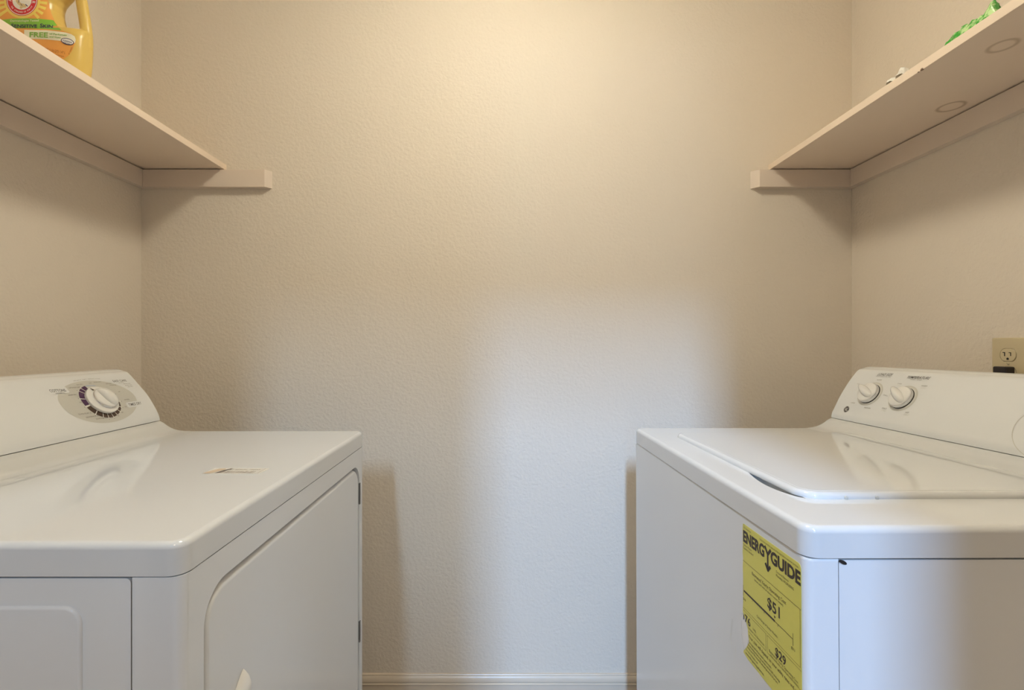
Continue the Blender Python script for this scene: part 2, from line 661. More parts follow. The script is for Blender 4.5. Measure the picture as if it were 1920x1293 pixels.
# ---------------------------------------------------------------- the two machines
class Machine:
    def __init__(s, front, sign, ztop, y0, y1, apron, prof):
        s.f, s.s, s.zt, s.y0, s.y1, s.ap = front, sign, ztop, y0, y1, apron
        s.prof = catmull(prof, 8)                      # front silhouette of the console: (d, z above the deck)
        s.len = [0.0]
        for a, b_ in zip(s.prof, s.prof[1:]):
            s.len.append(s.len[-1] + math.dist(a, b_))

    def P(s, d, y, z):
        return Vector((s.f + s.s * d, y, z))

    def con(s, y, l, h=0.0):
        """point on the console face: y, arc length l from its bottom, h above the surface"""
        l = max(0.0, min(l, s.len[-1] - 1e-6))
        for i in range(len(s.len) - 1):
            if s.len[i + 1] >= l:
                break
        t = (l - s.len[i]) / (s.len[i + 1] - s.len[i])
        a, b_ = s.prof[i], s.prof[i + 1]
        d, z = a[0] + (b_[0] - a[0]) * t, a[1] + (b_[1] - a[1]) * t

        def nrm(k):
            k0, k1 = max(k - 1, 0), min(k + 1, len(s.prof) - 1)
            dd, dz = s.prof[k1][0] - s.prof[k0][0], s.prof[k1][1] - s.prof[k0][1]
            L = math.hypot(dd, dz)
            return (-dz / L, dd / L)
        n0, n1 = nrm(i), nrm(i + 1)
        nd, nz = n0[0] + (n1[0] - n0[0]) * t, n0[1] + (n1[1] - n0[1]) * t
        return s.P(d + nd * h, y, s.zt + z + nz * h)

    def face_map(s, yc, lc):
        """(u, v, h) around a point of the console; u runs the way the lettering reads"""
        sg = 1 if s.s < 0 else -1
        return lambda u, v, h: s.con(yc + sg * u, lc + v, h)

    def frame(s, yc, lc):
        """rigid frame for a raised knob: x along reading direction, y up the face, z out"""
        o = s.con(yc, lc)
        up = (s.con(yc, lc + 0.004) - s.con(yc, lc - 0.004)).normalized()
        u = Vector((0, 1 if s.s < 0 else -1, 0))
        n = u.cross(up).normalized()
        return lambda x, y, z: o + u * x + up * y + n * z


def find(M, px, py, inv=None):
    """console point (y, l) whose picture is at px, py"""
    def pic(y, l):
        p = M.con(y, l)
        if inv is not None:
            p = inv @ p
        return PX + F * p.x / p.y, PY - F * (p.z - CAMZ) / p.y
    y, l = 1.0, 0.075
    for _ in range(60):
        a = pic(y, l)
        ex, ey = px - a[0], py - a[1]
        e = 1e-4
        b1, b2 = pic(y + e, l), pic(y, l + e)
        j11, j12, j21, j22 = (b1[0] - a[0]) / e, (b2[0] - a[0]) / e, (b1[1] - a[1]) / e, (b2[1] - a[1]) / e
        dt = j11 * j22 - j12 * j21
        y += 0.5 * (ex * j22 - ey * j12) / dt
        l += 0.5 * (ey * j11 - ex * j21) / dt
        l = min(max(l, 0.002), M.len[-1] - 0.002)
    return y, l


def word_on(M, inv, s, p0, p1, h, shear=0.0, bold=0.0):
    """lettering on a console face between two places, expressed around console point (1.0, 0.07)"""
    y0_, l0_ = find(M, *p0, inv)
    y1_, l1_ = find(M, *p1, inv)
    sg = 1 if M.s < 0 else -1
    du, dv = sg * (y1_ - y0_), l1_ - l0_
    rot = math.atan2(dv, du)
    pl = text2d(s, h, math.hypot(du, dv), bold, shear)
    c, s__ = math.cos(rot), math.sin(rot)
    return [(sg * (y0_ - 1.0) + x * c - y * s__, (l0_ - 0.07) + x * s__ + y * c) for x, y in pl[0]], pl[1]


def bbox_plate(pl, mu, mv, R):
    us = [p[0] for p in pl[0]]
    vs = [p[1] for p in pl[0]]
    return poly(rrect(min(us) - mu, max(us) + mu, min(vs) - mv, max(vs) + mv, R, 5))


def build_body(M, root, is_dryer):
    O = root.location
    P = M.P
    y0, y1, zt = M.y0, M.y1, M.zt
    # top deck: rounded slab with overhanging apron
    holes = []
    if not is_dryer:
        n = 16
        a, c = 0.636, 0.790
        hp = []
        for i in range(n + 1):                        # finger recess in front of the lid
            t = i / n
            hp.append((0.068, c + (a - c) * t))
        for i in range(1, n):
            t = i / n
            hp.append((0.066 - 0.0180 * math.sin(PI * t) ** 0.8 * (0.55 + 0.75 * (1 - t)) , a + (c - a) * t))
        holes = [hp]
    b = B()
    slab(b, 0.0, 0.655, y0, y1, M.ap, 0.018, 0.008, lambda x, y, z: P(x, y, zt - M.ap + z), holes, 0.024)
    # raised cove at the back that carries the console
    top = obj('top_panel', b, M_enam, root, 40, O)
    ds = M.prof[0][0] - 0.5195
    cv = catmull([(0.440, 0.0), (0.462 + ds, 0.0008), (0.482 + ds, 0.0045), (0.499 + ds, 0.0125), (0.510 + ds, 0.0205), (0.521 + ds, 0.0262)], 6)
    b = B()
    prism(b, cv + [(0.645, 0.0262), (0.645, -0.01), (0.440, -0.01)], y0 + 0.0055, y1 - 0.0055,
          lambda p, y: P(p[0], y, zt + p[1]))
    obj('console_base', b, M_enam, root, 40, O)
    # console
    pr = M.prof
    topd, topz = pr[-1]
    body = list(pr) + catmull([(topd, topz), (topd + 0.012, topz + 0.0035), (topd + 0.03, topz + 0.003), (topd + 0.045, topz - 0.012)], 5)[1:] \
        + [(topd + 0.05, 0.0276), (pr[0][0] + 0.004, 0.0276)]
    b = B()
    prism(b, body, y0 + 0.006, y1 - 0.006, lambda p, y: P(p[0], y, zt + p[1]), 0.0045)
    con = obj('console', b, M_plas, root, 40, O)
    # cabinet behind the front wrap
    seam = 0.056 if is_dryer else 0.037
    b = B()
    slab(b, seam + 0.0022, 0.64, 0.03, zt - M.ap - 0.003, y1 - y0 - 0.004, 0.006, 0.003,
         lambda x, y, z: P(x, y0 + 0.002 + z, y), base=True)
    cab = obj('cabinet', b, M_enam2, root, 40, O)
    return top, con, cab, seam


# ---- dryer -----------------------------------------------------------------
DR = Machine(-0.3586, -1, 0.9133, 0.529, 1.218, 0.0372,
             [(0.5184, 0.0276), (0.5215, 0.0405), (0.532, 0.0623), (0.551, 0.093), (0.5745, 0.1207), (0.592, 0.1405), (0.602, 0.150), (0.612, 0.1535)])
dry = empty('dryer', (DR.f - 0.33, (DR.y0 + DR.y1) / 2, 0))
tag(dry, 'white front-door clothes dryer with one timer dial, standing on the left', 'dryer')
O = dry.location
topD, conD, cabD, seam = build_body(DR, dry, True)
P = DR.P

# embossed field on the near cabinet side
b = B()
slab(b, 0.112, 0.55, 0.10, 0.8425, 0.004, 0.02, 0.0035, lambda x, y, z: P(x, DR.y0 + 0.0028 - z, y), base=False)
obj('side_panel', b, M_enam2, dry, 40, O)

# front panel: wraps the corners, has the door opening
zb, zt_ = 0.03, DR.zt - DR.ap - 0.0015
ya, yb = DR.y0 + 0.001, DR.y1 - 0.001
r = 0.012
DY0, DY1, DZ0, DZ1 = 0.5690, 1.1840, 0.17, 0.8375
b = B()
outer = [(ya + r, zb), (yb - r, zb), (yb - r, zt_), (ya + r, zt_)]
ov = [b.verts.new(P(0.0006, y, z)) for y, z in outer]
hole = rrect(DY0, DY1, DZ0, DZ1, 0.045, 12)
hv = [b.verts.new(P(0.0006, y, z)) for y, z in hole]
hb = [b.verts.new(P(0.020, y, z)) for y, z in hole]
fill(b, [ov, hv])
bridge(b, hv, hb)
b.faces.new(hb)
for (yc, sg, i0, i1) in ((ya + r, -1, 0, 3), (yb - r, 1, 1, 2)):
    lo, hi = ov[i0], ov[i1]
    for k in range(1, 8):
        if k < 7:
            a = PI / 2 * k / 6
            d, y = 0.0006 + r - r * math.cos(a), yc + sg * r * math.sin(a)
        else:
            d, y = seam, yc + sg * r
        nl, nh = b.verts.new(P(d, y, zb)), b.verts.new(P(d, y, zt_))
        b.faces.new((lo, hi, nh, nl))
        lo, hi = nl, nh
bmesh.ops.contextual_create(b, geom=[e for e in b.edges if e.is_boundary and all(abs(v.co.z - zt_) < 1e-5 for v in e.verts)])
obj('front_panel', b, M_enam2, dry, 40, O)

# door slab with pocket
b = B()
g = 0.0035
slab(b, DY0 + g, DY1 - 0.002, DZ0 + g, DZ1 - 0.006, 0.018, 0.042, 0.009, lambda x, y, z: P(0.0195 - z, x, y))
door = obj('door', b, M_enam2, dry, 40, O)
# door pull: a leaf-shaped grip with a pointed top that swells out of the door towards its open edge
b = B()
rows = []
for i in range(25):
    dz = 0.12 * (i / 24) ** 1.6
    q1 = min(1.0, dz / 0.070)
    yl = 0.6560 - 0.034 * min(1.9, (dz / 0.029)) ** 0.85 * (1 - 0.10 * q1)
    yr = 0.6562 + 0.0035 * min(1, dz / 0.01) - 0.006 * q1
    bl = 0.0003 + 0.0105 * min(1.0, dz / 0.020) ** 0.7
    row = []
    for k in range(11):
        q = k / 10
        row.append(b.verts.new(P(0.0012 - bl * math.sin(q * PI * 0.56) ** 1.2, yl + (yr - yl) * q, 0.6865 - dz)))
    row.append(b.verts.new(P(0.0025, yr + 0.0008, 0.6865 - dz)))
    rows.append(row)
for r0, r1 in zip(rows, rows[1:]):
    for k in range(11):
        b.faces.new((r0[k], r0[k + 1], r1[k + 1], r1[k]))
obj('handle', b, M_knob, door, 40, O)
# hinges between door and cabinet
for zc in (0.762, 0.418):
    b = B()
    box(b, DR.f - 0.003, DR.f + 0.0008, 1.1835, 1.1895, zc - 0.0265, zc + 0.0265, 0.0008, 2)
    obj('hinge', b, M_hinge, dry, 35, O)
# screws and plugs on the edge of the opening
for zc, col, rr in ((0.7885, M_enam, 0.006), (0.773, M_dark, 0.006), (0.752, M_enam, 0.006)):
    b = B()
    revolve(b, [(rr, 0), (rr, 0.0015), (rr * 0.6, 0.003)], lambda x, y, z: P(0.010 + x, DY0 + z, zc + y), 16)
    obj('opening_plug', b, col, dry, 40, O)
# long hair scratch on the door
b = B()
sp = catmull([(0.789, 1.182), (0.745, 1.181), (0.70, 1.171), (0.66, 1.155), (0.62, 1.139), (0.58, 1.124)], 6)
for i in range(len(sp) - 1):
    (z0, q0), (z1, q1) = sp[i], sp[i + 1]
    z0, z1 = z0 - 0.39, z1 - 0.39
    vs = [b.verts.new(P(0.0011, q, z)) for q, z in ((q0, z0), (q0 + 0.0013, z0), (q1 + 0.0013, z1), (q1, z1))]
    b.faces.new(vs)
obj('scratch', b, M_white, door, 0, O)

# barcode sticker on the deck
zt0 = DR.zt
b = B()
box(b, -0.515, -0.418, 0.811, 0.847, zt0 + 0.0001, zt0 + 0.0004)
st = obj('barcode_sticker', b, M_sticker, dry, 0, O)
st['label'] = 'faded torn barcode sticker'
TS = lambda u, v, h: Vector((-0.515 + u, 0.811 + v, zt0 + 0.0004 + h))
it = []
random.seed(3)
u = 0.024
while u < 0.083:
    wv = random.choice((0.0008, 0.0014, 0.002))
    it.append(rect2(u, u + wv, 0.004, 0.017 if random.random() < 0.75 else 0.013))
    u += wv + random.choice((0.0009, 0.0013, 0.0022))
it += [txt('M2 SERIAL 7R845', 0.030, 0.024, 0.006, 0.056, 0.01)]
it += [rect2(0.092, 0.0928, 0.004, 0.034)]
marks('faded_printing', it, TS, M_barcode, st, O)
marks('torn_corner', [poly([(0.0005, 0.001), (0.012, 0.001), (0.018, 0.014), (0.024, 0.026), (0.021, 0.034), (0.010, 0.033), (0.0005, 0.012)])], TS, M_torn, st, O)
marks('dark_tear', [poly([(0.019, 0.003), (0.0235, 0.004), (0.029, 0.017), (0.034, 0.0345), (0.030, 0.034), (0.024, 0.022)])], TS, M_brown, st, O)

# console printing and the timer dial
yc, lc = find(DR, 188.0, 750.0)
T = DR.face_map(yc, lc)
marks('dial_field', [disc2(0.002, 0.0, 0.097, 0.0575, 64, 8)], T, M_grey, conD, O, 0.00025)
yd, ld_ = find(DR, 189.5, 750.5)
T2 = DR.face_map(yd, ld_)
Ro, Ri = 0.0450, 0.0335


def seg(a0, a1, ro=Ro, ro1=None):
    return ring2(0, 0, ro, Ri, a0, a1, 14, 1.04, None, ro1)


marks('dial_scale', [seg(102, 119), seg(122, 134), seg(137, 164), seg(167, 190)], T2, M_violet, conD, O, 0.0005)
marks('dial_scale', [seg(196, 222), seg(225, 244), seg(246.5, 260), seg(262.5, 276), seg(278.5, 292), seg(294.5, 309),
                     seg(311.5, 326), seg(328.5, 347, 0.0445, 0.0425), seg(349.5, 372, 0.042, 0.0345)], T2, M_brown, conD, O, 0.0005)
marks('dial_scale', [ring2(0, 0, 0.045, 0.0425, 70, 100, 12, 1.04)], T2, M_blue, conD, O, 0.0005)
ticks = []
for a in (120.5, 135.5, 165.5, 193, 223.5, 245.2, 261.2, 277.2, 293.2, 310.2, 327.2, 348.2):
    ca, sa = math.cos(math.radians(a)), math.sin(math.radians(a))
    ticks.append(line2((0.0335 * ca * 1.04, 0.0335 * sa), (0.0475 * ca * 1.04, 0.0475 * sa), 0.0013))
marks('dial_ticks', ticks, T2, M_white, conD, O, 0.0006)
dots = []
for a in (120.5, 135.5, 165.5, 193, 223.5, 245.2, 261.2, 277.2, 293.2, 310.2, 327.2, 348.2, 14):
    dots.append(disc2(0.0487 * math.cos(math.radians(a)) * 1.04, 0.0487 * math.sin(math.radians(a)), 0.0010, 0.0010, 8, 1))
for d_ in dots:
    marks('dial_dot', [d_], T2, M_inksoft, conD, O, 0.0006)


def wd_(s, p0, p1, h, bold=0.0):
    return word_on(DR, None, s, p0, p1, h, 0.0, bold)


TD = DR.face_map(1.0, 0.07)
for w_ in [
    wd_('MORE DRY', (128.7, 742), (144.5, 740.3), 0.0030), wd_('OPTIMUM DRY', (129.2, 728.3), (150.5, 726.6), 0.0030),
    wd_('LESS DRY', (144, 722.3), (155.5, 721.2), 0.0030), wd_('OFF', (167, 719.3), (171.9, 718.7), 0.0028),
    wd_('MORE DRY', (176.2, 717.6), (190, 716.6), 0.0028), wd_('LESS DRY', (198.7, 720.3), (210, 719.5), 0.0028),
    wd_('OPTIMUM DRY', (205.8, 723), (218.4, 722.5), 0.0028), wd_('OFF', (149.5, 755.6), (155.5, 754.5), 0.0030),
    wd_('QUICK FLUFF 10', (147.3, 778), (171.3, 774.8), 0.0034), wd_('DEWRINKLE 20', (162, 784), (184.5, 779.7), 0.0034),
    wd_('DAMP DRY 30', (180.6, 786.8), (199.2, 783.5), 0.0032), wd_('40', (208, 783.4), (211.3, 782.8), 0.0034),
    wd_('50', (219, 779.7), (222.5, 779.1), 0.0034), wd_('60', (227.7, 774.2), (231.3, 773.7), 0.0034),
    wd_('70', (234.2, 763.8), (237.5, 763.3), 0.0034), wd_('80 MINS.', (233.7, 750.5), (243, 749.4), 0.0032),
    wd_('OFF', (222.2, 735.4), (226, 734.8), 0.0028), wd_('SELECT DRY', (138, 714.8), (163, 711.2), 0.0022),
    wd_('SENSOR CYCLES', (165, 711.0), (187.7, 710.6), 0.0022)]:
    marks('dial_word', [w_], TD, M_inksoft, conD, O, 0.0006)
for nm, p0, p1, hh in (('COTTONS', (94.2, 735.6), (124.3, 734.2), 0.0076), ('EASY CARE', (212.9, 716.6), (237.5, 714.9), 0.0066),
                       ('TIMED DRY', (242.4, 761.4), (265.4, 757.5), 0.0074)):
    wp = wd_(nm, p0, p1, hh, 0.002)
    marks('cycle_name_plate', [bbox_plate(wp, 0.006, 0.0035, 0.004)], TD, M_plas, conD, O, 0.0007)
    marks('cycle_name', [wp], TD, M_ink, conD, O, 0.0009)
for w_ in [wd_('AUTOMATIC', (104, 738.4), (121.6, 737.1), 0.0024, 0.01), wd_('AUTOMATIC', (222, 718.6), (232, 717.8), 0.0020),
                     wd_('WRINKLE CARE', (231, 720.6), (244.6, 719.6), 0.0024), wd_('MORE DRY', (234.8, 723.4), (248, 722.3), 0.0024),
                     wd_('LESS DRY', (239, 726.1), (249.5, 724.8), 0.0024)]:
    marks('cycle_note', [w_], TD, M_inksoft, conD, O, 0.0009)
W = DR.frame(yd, ld_)
b = B()
revolve(b, [(0.0362, 0.0), (0.0362, 0.0045), (0.0350, 0.0056), (0.020, 0.006)], lambda x, y, z: W(x + 0.001, y - 0.0, z), 48)
obj('timer_dial', b, M_knob, conD, 40, O)
KX, KY = 0.005, 0.0005
b = B()
vs = []
marks_tri = B()
for p_ in ((-0.0125, 0.0325), (-0.0050, 0.0255), (-0.0105, 0.0245)):
    vs.append(marks_tri.verts.new(W(p_[0], p_[1], 0.0064)))
marks_tri.faces.new(vs)
obj('dial_pointer', marks_tri, M_brown, conD, 0, O)
b = B()
revolve(b, [(0.0265, 0.0056), (0.0268, 0.0085), (0.0255, 0.0100), (0.020, 0.0102)], lambda x, y, z: W(x + KX, y + KY, z), 48)
obj('knob_ring', b, M_chrome, conD, 40, O)


def grip(Wf, cx, cy, rad, h0, h1, ang, wid, length, tail, name, parent, origin):
    """round knob cap with a raised finger ridge across it"""
    bm = B()
    revolve(bm, [(rad, h0), (rad, h0 + 0.002), (rad - 0.0015, h0 + 0.0042), (rad * 0.55, h0 + 0.0058), (rad * 0.1, h0 + 0.0060)],
            lambda x, y, z: Wf(cx + x, cy + y, z), 40)
    ca, sa = math.cos(ang), math.sin(ang)
    rows_ = []
    n = 16
    for i in range(n + 1):
        t = i / n
        xx = tail + (length - tail) * t
        prof_w = wid * (math.sin(PI * min(max(t * 0.97 + 0.015, 0), 1)) ** 0.45) * (1.0 - 0.45 * t)
        hh = (h1 - h0) * (math.sin(PI * min(max(t * 0.96 + 0.02, 0), 1)) ** 0.5)
        row_ = []
        for k in range(11):
            a = PI * k / 10
            yy = prof_w * math.cos(a)
            zz = h0 + 0.001 + hh * math.sin(a) ** 0.75
            row_.append(bm.verts.new(Wf(cx + xx * ca - yy * sa, cy + xx * sa + yy * ca, zz)))
        rows_.append(row_)
    for r0, r1 in zip(rows_, rows_[1:]):
        for k in range(10):
            bm.faces.new((r0[k], r0[k + 1], r1[k + 1], r1[k]))
    bm.faces.new(rows_[0])
    bm.faces.new(rows_[-1])
    return obj(name, bm, M_knob, parent, 50, origin)


grip(W, KX, KY, 0.0262, 0.0095, 0.0255, math.radians(118), 0.0175, 0.0262, -0.0262, 'knob', conD, O)

# dryer feet
for d in (0.06, 0.60):
    for y in (DR.y0 + 0.06, DR.y1 - 0.06):
        b = B()
        revolve(b, [(0.022, 0), (0.022, 0.012), (0.010, 0.014), (0.010, 0.032)], lambda x, yy, z: P(d + x, y + yy, z), 20)
        obj('foot', b, M_black, dry, 40, O)

# ---- washer ----------------------------------------------------------------
WS = Machine(0.345, 1, 0.9262, 0.532, 1.218, 0.0355,
             [(0.5072, 0.0272), (0.5095, 0.0390), (0.5154, 0.051), (0.5301, 0.0807), (0.5517, 0.1156), (0.5700, 0.1400), (0.580, 0.1500), (0.590, 0.1535)])
was = empty('washer', (0.345, 0.532, 0))
was.rotation_euler = (-0.0106, 0, 0.0082)
tag(was, 'white top-loading washing machine with a yellow energy label, standing on the right', 'washing machine')
O = was.location
bpy.context.view_layer.update()
WINV = Matrix.Translation(O) @ was.rotation_euler.to_matrix().to_4x4() @ Matrix.Translation(-O)   # built place -> place in the room
topW, conW, cabW, seam = build_body(WS, was, False)
P = WS.P
zt0 = WS.zt

# lid
b = B()
slab(b, 0.061, 0.470, 0.632, 1.108, 0.0085, 0.030, 0.0075, lambda x, y, z: P(x, y, zt0 + z), seg=6)
lid = obj('lid', b, M_enam, was, 40, O)
b = B()
slab(b, 0.071, 0.460, 0.642, 1.098, 0.0006, 0.022, 0.0006, lambda x, y, z: P(x, y, zt0 + 0.0083 + z), base=False)
obj('lid_field', b, M_enam, lid, 40, O)
for d in (0.120, 0.162):
    b = B()
    revolve(b, [(0.0026, -0.003), (0.0026, 0.0006), (0.0012, 0.0014)], lambda x, y, z: P(d + x, 0.6315 - z, zt0 + 0.002 + y), 14)
    obj('lid_bumper', b, M_grey, lid, 40, O)

# front panel (plain sheet wrapping the corners)
ya, yb = WS.y0 + 0.001, WS.y1 - 0.001
zb, zt_ = 0.03, WS.zt - WS.ap - 0.0018
b = B()
prof = []
rr = 0.010
for sg, yc in ((-1, ya + rr), (1, yb - rr)):
    arc = [(rr - rr * math.cos(PI / 2 * k / 6), yc + sg * rr * math.sin(PI / 2 * k / 6)) for k in range(7)]
    if sg < 0:
        prof += [(seam, ya)] + arc[::-1]
    else:
        prof += arc + [(seam, yb)]
lo = [b.verts.new(P(d + 0.0006, y, zb)) for d, y in prof]
md_ = [b.verts.new(P(d + 0.0006, y, zt_ - 0.003)) for d, y in prof]
hi = [b.verts.new(P(d + 0.0026, min(max(y, ya + 0.002), yb - 0.002), zt_)) for d, y in prof]
bridge(b, lo, md_)
bridge(b, md_, hi)
b.faces.new(hi)
b.faces.new(lo)
fpW = obj('front_panel', b, M_enam2, was, 40, O)
# dark slot at the top of the side seam
b = B()
revolve(b, [(1.0, 0), (1.0, 0.0008)], lambda x, y, z: P(0.0435 + 0.0042 * x - 0.0012 * y, WS.y0 + 0.0018 - z, zt_ - 0.0032 + 0.0026 * y - 0.001 * x), 20)
obj('seam_slot', b, M_dark, cabW, 0, O)

# energy label on the front face, near corner
FX = 0.345 + 0.0006
UL = 0.6735


def TL(u, v, h):
    return Vector((FX - 0.0003 - h, UL - u, 0.8795 - v))


out = [(0.002, 0.0), (0.1275, 0.0), (0.1300, 0.001), (0.1318, 0.004), (0.1322, 0.010), (0.1322, 0.187)]
out += [(0.012, 0.1868), (0.0005, 0.1842), (0.0012, 0.181), (0.0060, 0.176), (0.0130, 0.1655), (0.0160, 0.1610), (0.0135, 0.152),
        (0.0128, 0.145), (0.0105, 0.139), (0.0060, 0.134), (0.0015, 0.130), (-0.0008, 0.127), (-0.0006, 0.121), (0.0004, 0.112),
        (0.0, 0.10), (0.0006, 0.08), (-0.0002, 0.062), (0.0008, 0.05), (-0.0004, 0.042), (0.0004, 0.03), (0.0, 0.008), (0.0006, 0.002)]
b = B()
va = [b.verts.new(TL(u, v, 0)) for u, v in out]
vb = [b.verts.new(TL(u, v, -0.0003)) for u, v in out]
bridge(b, va, vb)
b.faces.new(va)
b.faces.new(vb)
lab = obj('energy_label', b, M_yellow, was, 0, O)
lab['label'] = 'torn yellow energy label'
b = B()
va = [b.verts.new(TL(u, v, -0.0001)) for u, v in [(0.0135, 0.146), (0.0155, 0.160), (0.010, 0.170), (0.002, 0.180), (-0.003, 0.168), (-0.0055, 0.158),
                                                  (-0.0045, 0.148), (-0.006, 0.140), (-0.003, 0.132), (0.002, 0.131)]]
b.faces.new(va)
obj('paper_residue', b, M_residue, was, 0, O)


def Tv(u, v, h):
    return TL(u, -v, h)


def L(s, u, v, h, width=None, bold=0.0, align='L'):
    return txt(s, u, -v, h, width, bold, 0.0, align)


# the y with its long arrow tail stands between the two words
title = [L('ENERG', 0.0015, 0.0245, 0.0158, 0.0545, 0.042), L('GUIDE', 0.0705, 0.0245, 0.0158, 0.0610, 0.042),
       line2((0.0570, -0.0090), (0.0640, -0.0175), 0.0040), line2((0.0710, -0.0090), (0.0640, -0.0175), 0.0040),
       line2((0.0640, -0.0160), (0.0640, -0.0375), 0.0036),
       line2((0.0582, -0.0310), (0.0648, -0.0390), 0.0038), line2((0.0698, -0.0310), (0.0632, -0.0390), 0.0038),
       ]
marks('title_lettering', title, Tv, M_label_ink, lab, O, 0.0002)
for s_, u_, v_, h_, w__ in (('$51', 0.0625, 0.0860, 0.0142, 0.0275), ('$29', 0.0795, 0.1375, 0.0112, 0.0225)):
    marks('price_lettering', [L(s_, u_, v_, h_, w__, 0.020)], Tv, M_label_ink, lab, O, 0.0002)
marks('consumption_lettering', [L('76', 0.0050, 0.1375, 0.0110, 0.0150, 0.015), L('1', 0.0010, 0.1365, 0.0070, 0.0020, 0.012)], Tv, M_label_ink, lab, O, 0.0002)
ink = [rect2(0.0025, 0.0790, -0.0966, -0.0940), rect2(0.0790, 0.1163, -0.0958, -0.0951), rect2(0.0010, 0.0016, -0.1030, -0.0880),
       rect2(0.1160, 0.1166, -0.1035, -0.0885), rect2(0.0255, 0.0261, -0.0990, -0.0955), rect2(0.0545, 0.0551, -0.0990, -0.0955),
       rect2(0.0855, 0.0861, -0.0985, -0.0955),
       poly([(0.0768, -0.0890), (0.0808, -0.0890), (0.0788, -0.0925)])]
marks('scale_bar', ink, Tv, M_label_ink, lab, O, 0.0002)
soft = [L('U.S. Government', 0.0030, 0.0058, 0.0026, 0.0200), L('Federal law prohibits removal of this label before consumer purchase.', 0.0450, 0.0062, 0.0026, 0.0830),
        L('Clothes Washer', 0.0015, 0.0305, 0.0030, 0.0230), L('Capacity: Standard', 0.0015, 0.0350, 0.0030, 0.0270),
        L('General Electric', 0.0825, 0.0320, 0.0030, 0.0260), L('Model(s) WLSR2000G', 0.0825, 0.0368, 0.0032, 0.0360),
        rect2(0.0005, 0.1318, -0.0528, -0.0523), rect2(0.1298, 0.1302, -0.1200, -0.0528),
        L('Estimated Yearly Operating Cost', 0.0250, 0.0620, 0.0044, 0.0780, 0.006),
        L('(when used with an electric water heater)', 0.0310, 0.0672, 0.0030, 0.0660),
        L('$10', 0.0006, 0.1085, 0.0034, 0.0070), L('$71', 0.1130, 0.1085, 0.0034, 0.0070),
        L('Cost Range of Similar Models', 0.0365, 0.1135, 0.0032, 0.0480),
        rect2(0.0005, 0.1300, -0.1200, -0.1196), rect2(0.0010, 0.0585, -0.1236, -0.1232), rect2(0.0620, 0.1318, -0.1236, -0.1232),
        rect2(0.0582, 0.0586, -0.1460, -0.1232), rect2(0.0618, 0.0622, -0.1460, -0.1232),
        L('kWh', 0.0265, 0.1370, 0.0032, 0.0080), L('Estimated Yearly Electricity Use', 0.0150, 0.1422, 0.0030, 0.0390),
        rect2(0.0150, 0.0586, -0.1460, -0.1456), rect2(0.0618, 0.1318, -0.1460, -0.1456),
        L('Estimated Yearly Operating Cost', 0.0660, 0.1420, 0.0034, 0.0600), L('(when used with a natural gas water heater)', 0.0680, 0.1452, 0.0022, 0.0590),
        L('Your cost will depend on your utility rates and use.', 0.0150, 0.1540, 0.0048, 0.1130, 0.004)]
for k, (s_, wd) in enumerate((('Cost range based only on standard capacity models.', 0.0560),
                              ('Estimated operating cost based on eight wash loads a week and a 2007 national average', 0.0760),
                              ('electricity cost of 10.65 cents per kWh and natural gas cost of $1.218 per therm.', 0.0740))):
    soft.append(L(s_, 0.0150 - 0.002 * k, 0.1612 + 0.0048 * k, 0.0032, wd, 0.010))
soft.append(L('For more information, visit', 0.0085, 0.1765, 0.0030, 0.0300, 0.008))
soft.append(L('www.ftc.gov/appliances.', 0.0060, 0.1820, 0.0032, 0.0480, 0.010))
marks('small_printing', soft, Tv, M_label_soft, lab, O, 0.0002)

# scuffs on the front panel left of the label
b = B()
for (y_, z_, dy, dz) in ((0.705, 0.725, 0.004, 0.030), (0.712, 0.700, -0.005, 0.020), (0.695, 0.690, 0.003, 0.022)):
    vs = [b.verts.new((FX - 0.0003, y, z)) for y, z in ((y_, z_), (y_ + 0.0006, z_), (y_ + dy + 0.0006, z_ - dz), (y_ + dy, z_ - dz))]
    b.faces.new(vs)
obj('scuff', b, M_grey, fpW, 0, O)

# console knobs and lettering
def at(px, py):
    return find(WS, px, py, WINV)


def word(s, p0, p1, h, shear=0.0, bold=0.0):
    return word_on(WS, WINV, s, p0, p1, h, shear, bold)


TW = WS.face_map(1.0, 0.07)
for w_ in [word('LOAD SIZE', (1645, 703.6), (1672.5, 704.6), 0.0072, 0.25, 0.004),
                        word('TEMPERATURE', (1700, 709.0), (1743, 711.2), 0.0072, 0.25, 0.004)]:
    marks('setting_name', [w_], TW, M_ink, conW, O, 0.0004)
for w_ in [word('Select Largest For Max', (1642, 705.5), (1670, 707.3), 0.0026, 0.2), word('WASH / RINSE', (1706, 711.8), (1728, 713.3), 0.0026, 0.2),
                            word('SUPER', (1644, 712.6), (1653, 713.2), 0.0030, 0.1), word('EXTRA LARGE', (1607, 720), (1616, 722.5), 0.0028, 0.1),
                            word('SMALL', (1656, 741.0), (1664.5, 743.0), 0.0030, 0.1), word('LARGE', (1595.5, 755.5), (1603, 756.2), 0.0030, 0.1),
                            word('MEDIUM', (1620, 764.8), (1631.5, 766.4), 0.0032, 0.1),
                            word('COOL', (1682.5, 719.9), (1690.5, 720.6), 0.0030, 0.1), word('WARM', (1727, 724.2), (1738, 725.0), 0.0034, 0.1),
                            word('COLD', (1653.5, 766), (1662, 767.2), 0.0034, 0.1), word('HOT', (1697.5, 774.2), (1704, 774.8), 0.0036, 0.1)]:
    marks('setting_word', [w_], TW, M_inksoft, conW, O, 0.0004)
for w_ in [word('COLD', (1681.5, 723.4), (1689, 724.2), 0.0028, 0.1), word('COLD', (1726, 727.9), (1735, 728.7), 0.0028, 0.1),
                          word('COLD', (1652.5, 770), (1661, 771.2), 0.0030, 0.1), word('COLD', (1694.5, 778), (1703.5, 779), 0.0030, 0.1)]:
    marks('faint_setting_word', [w_], TW, M_grey, conW, O, 0.0004)

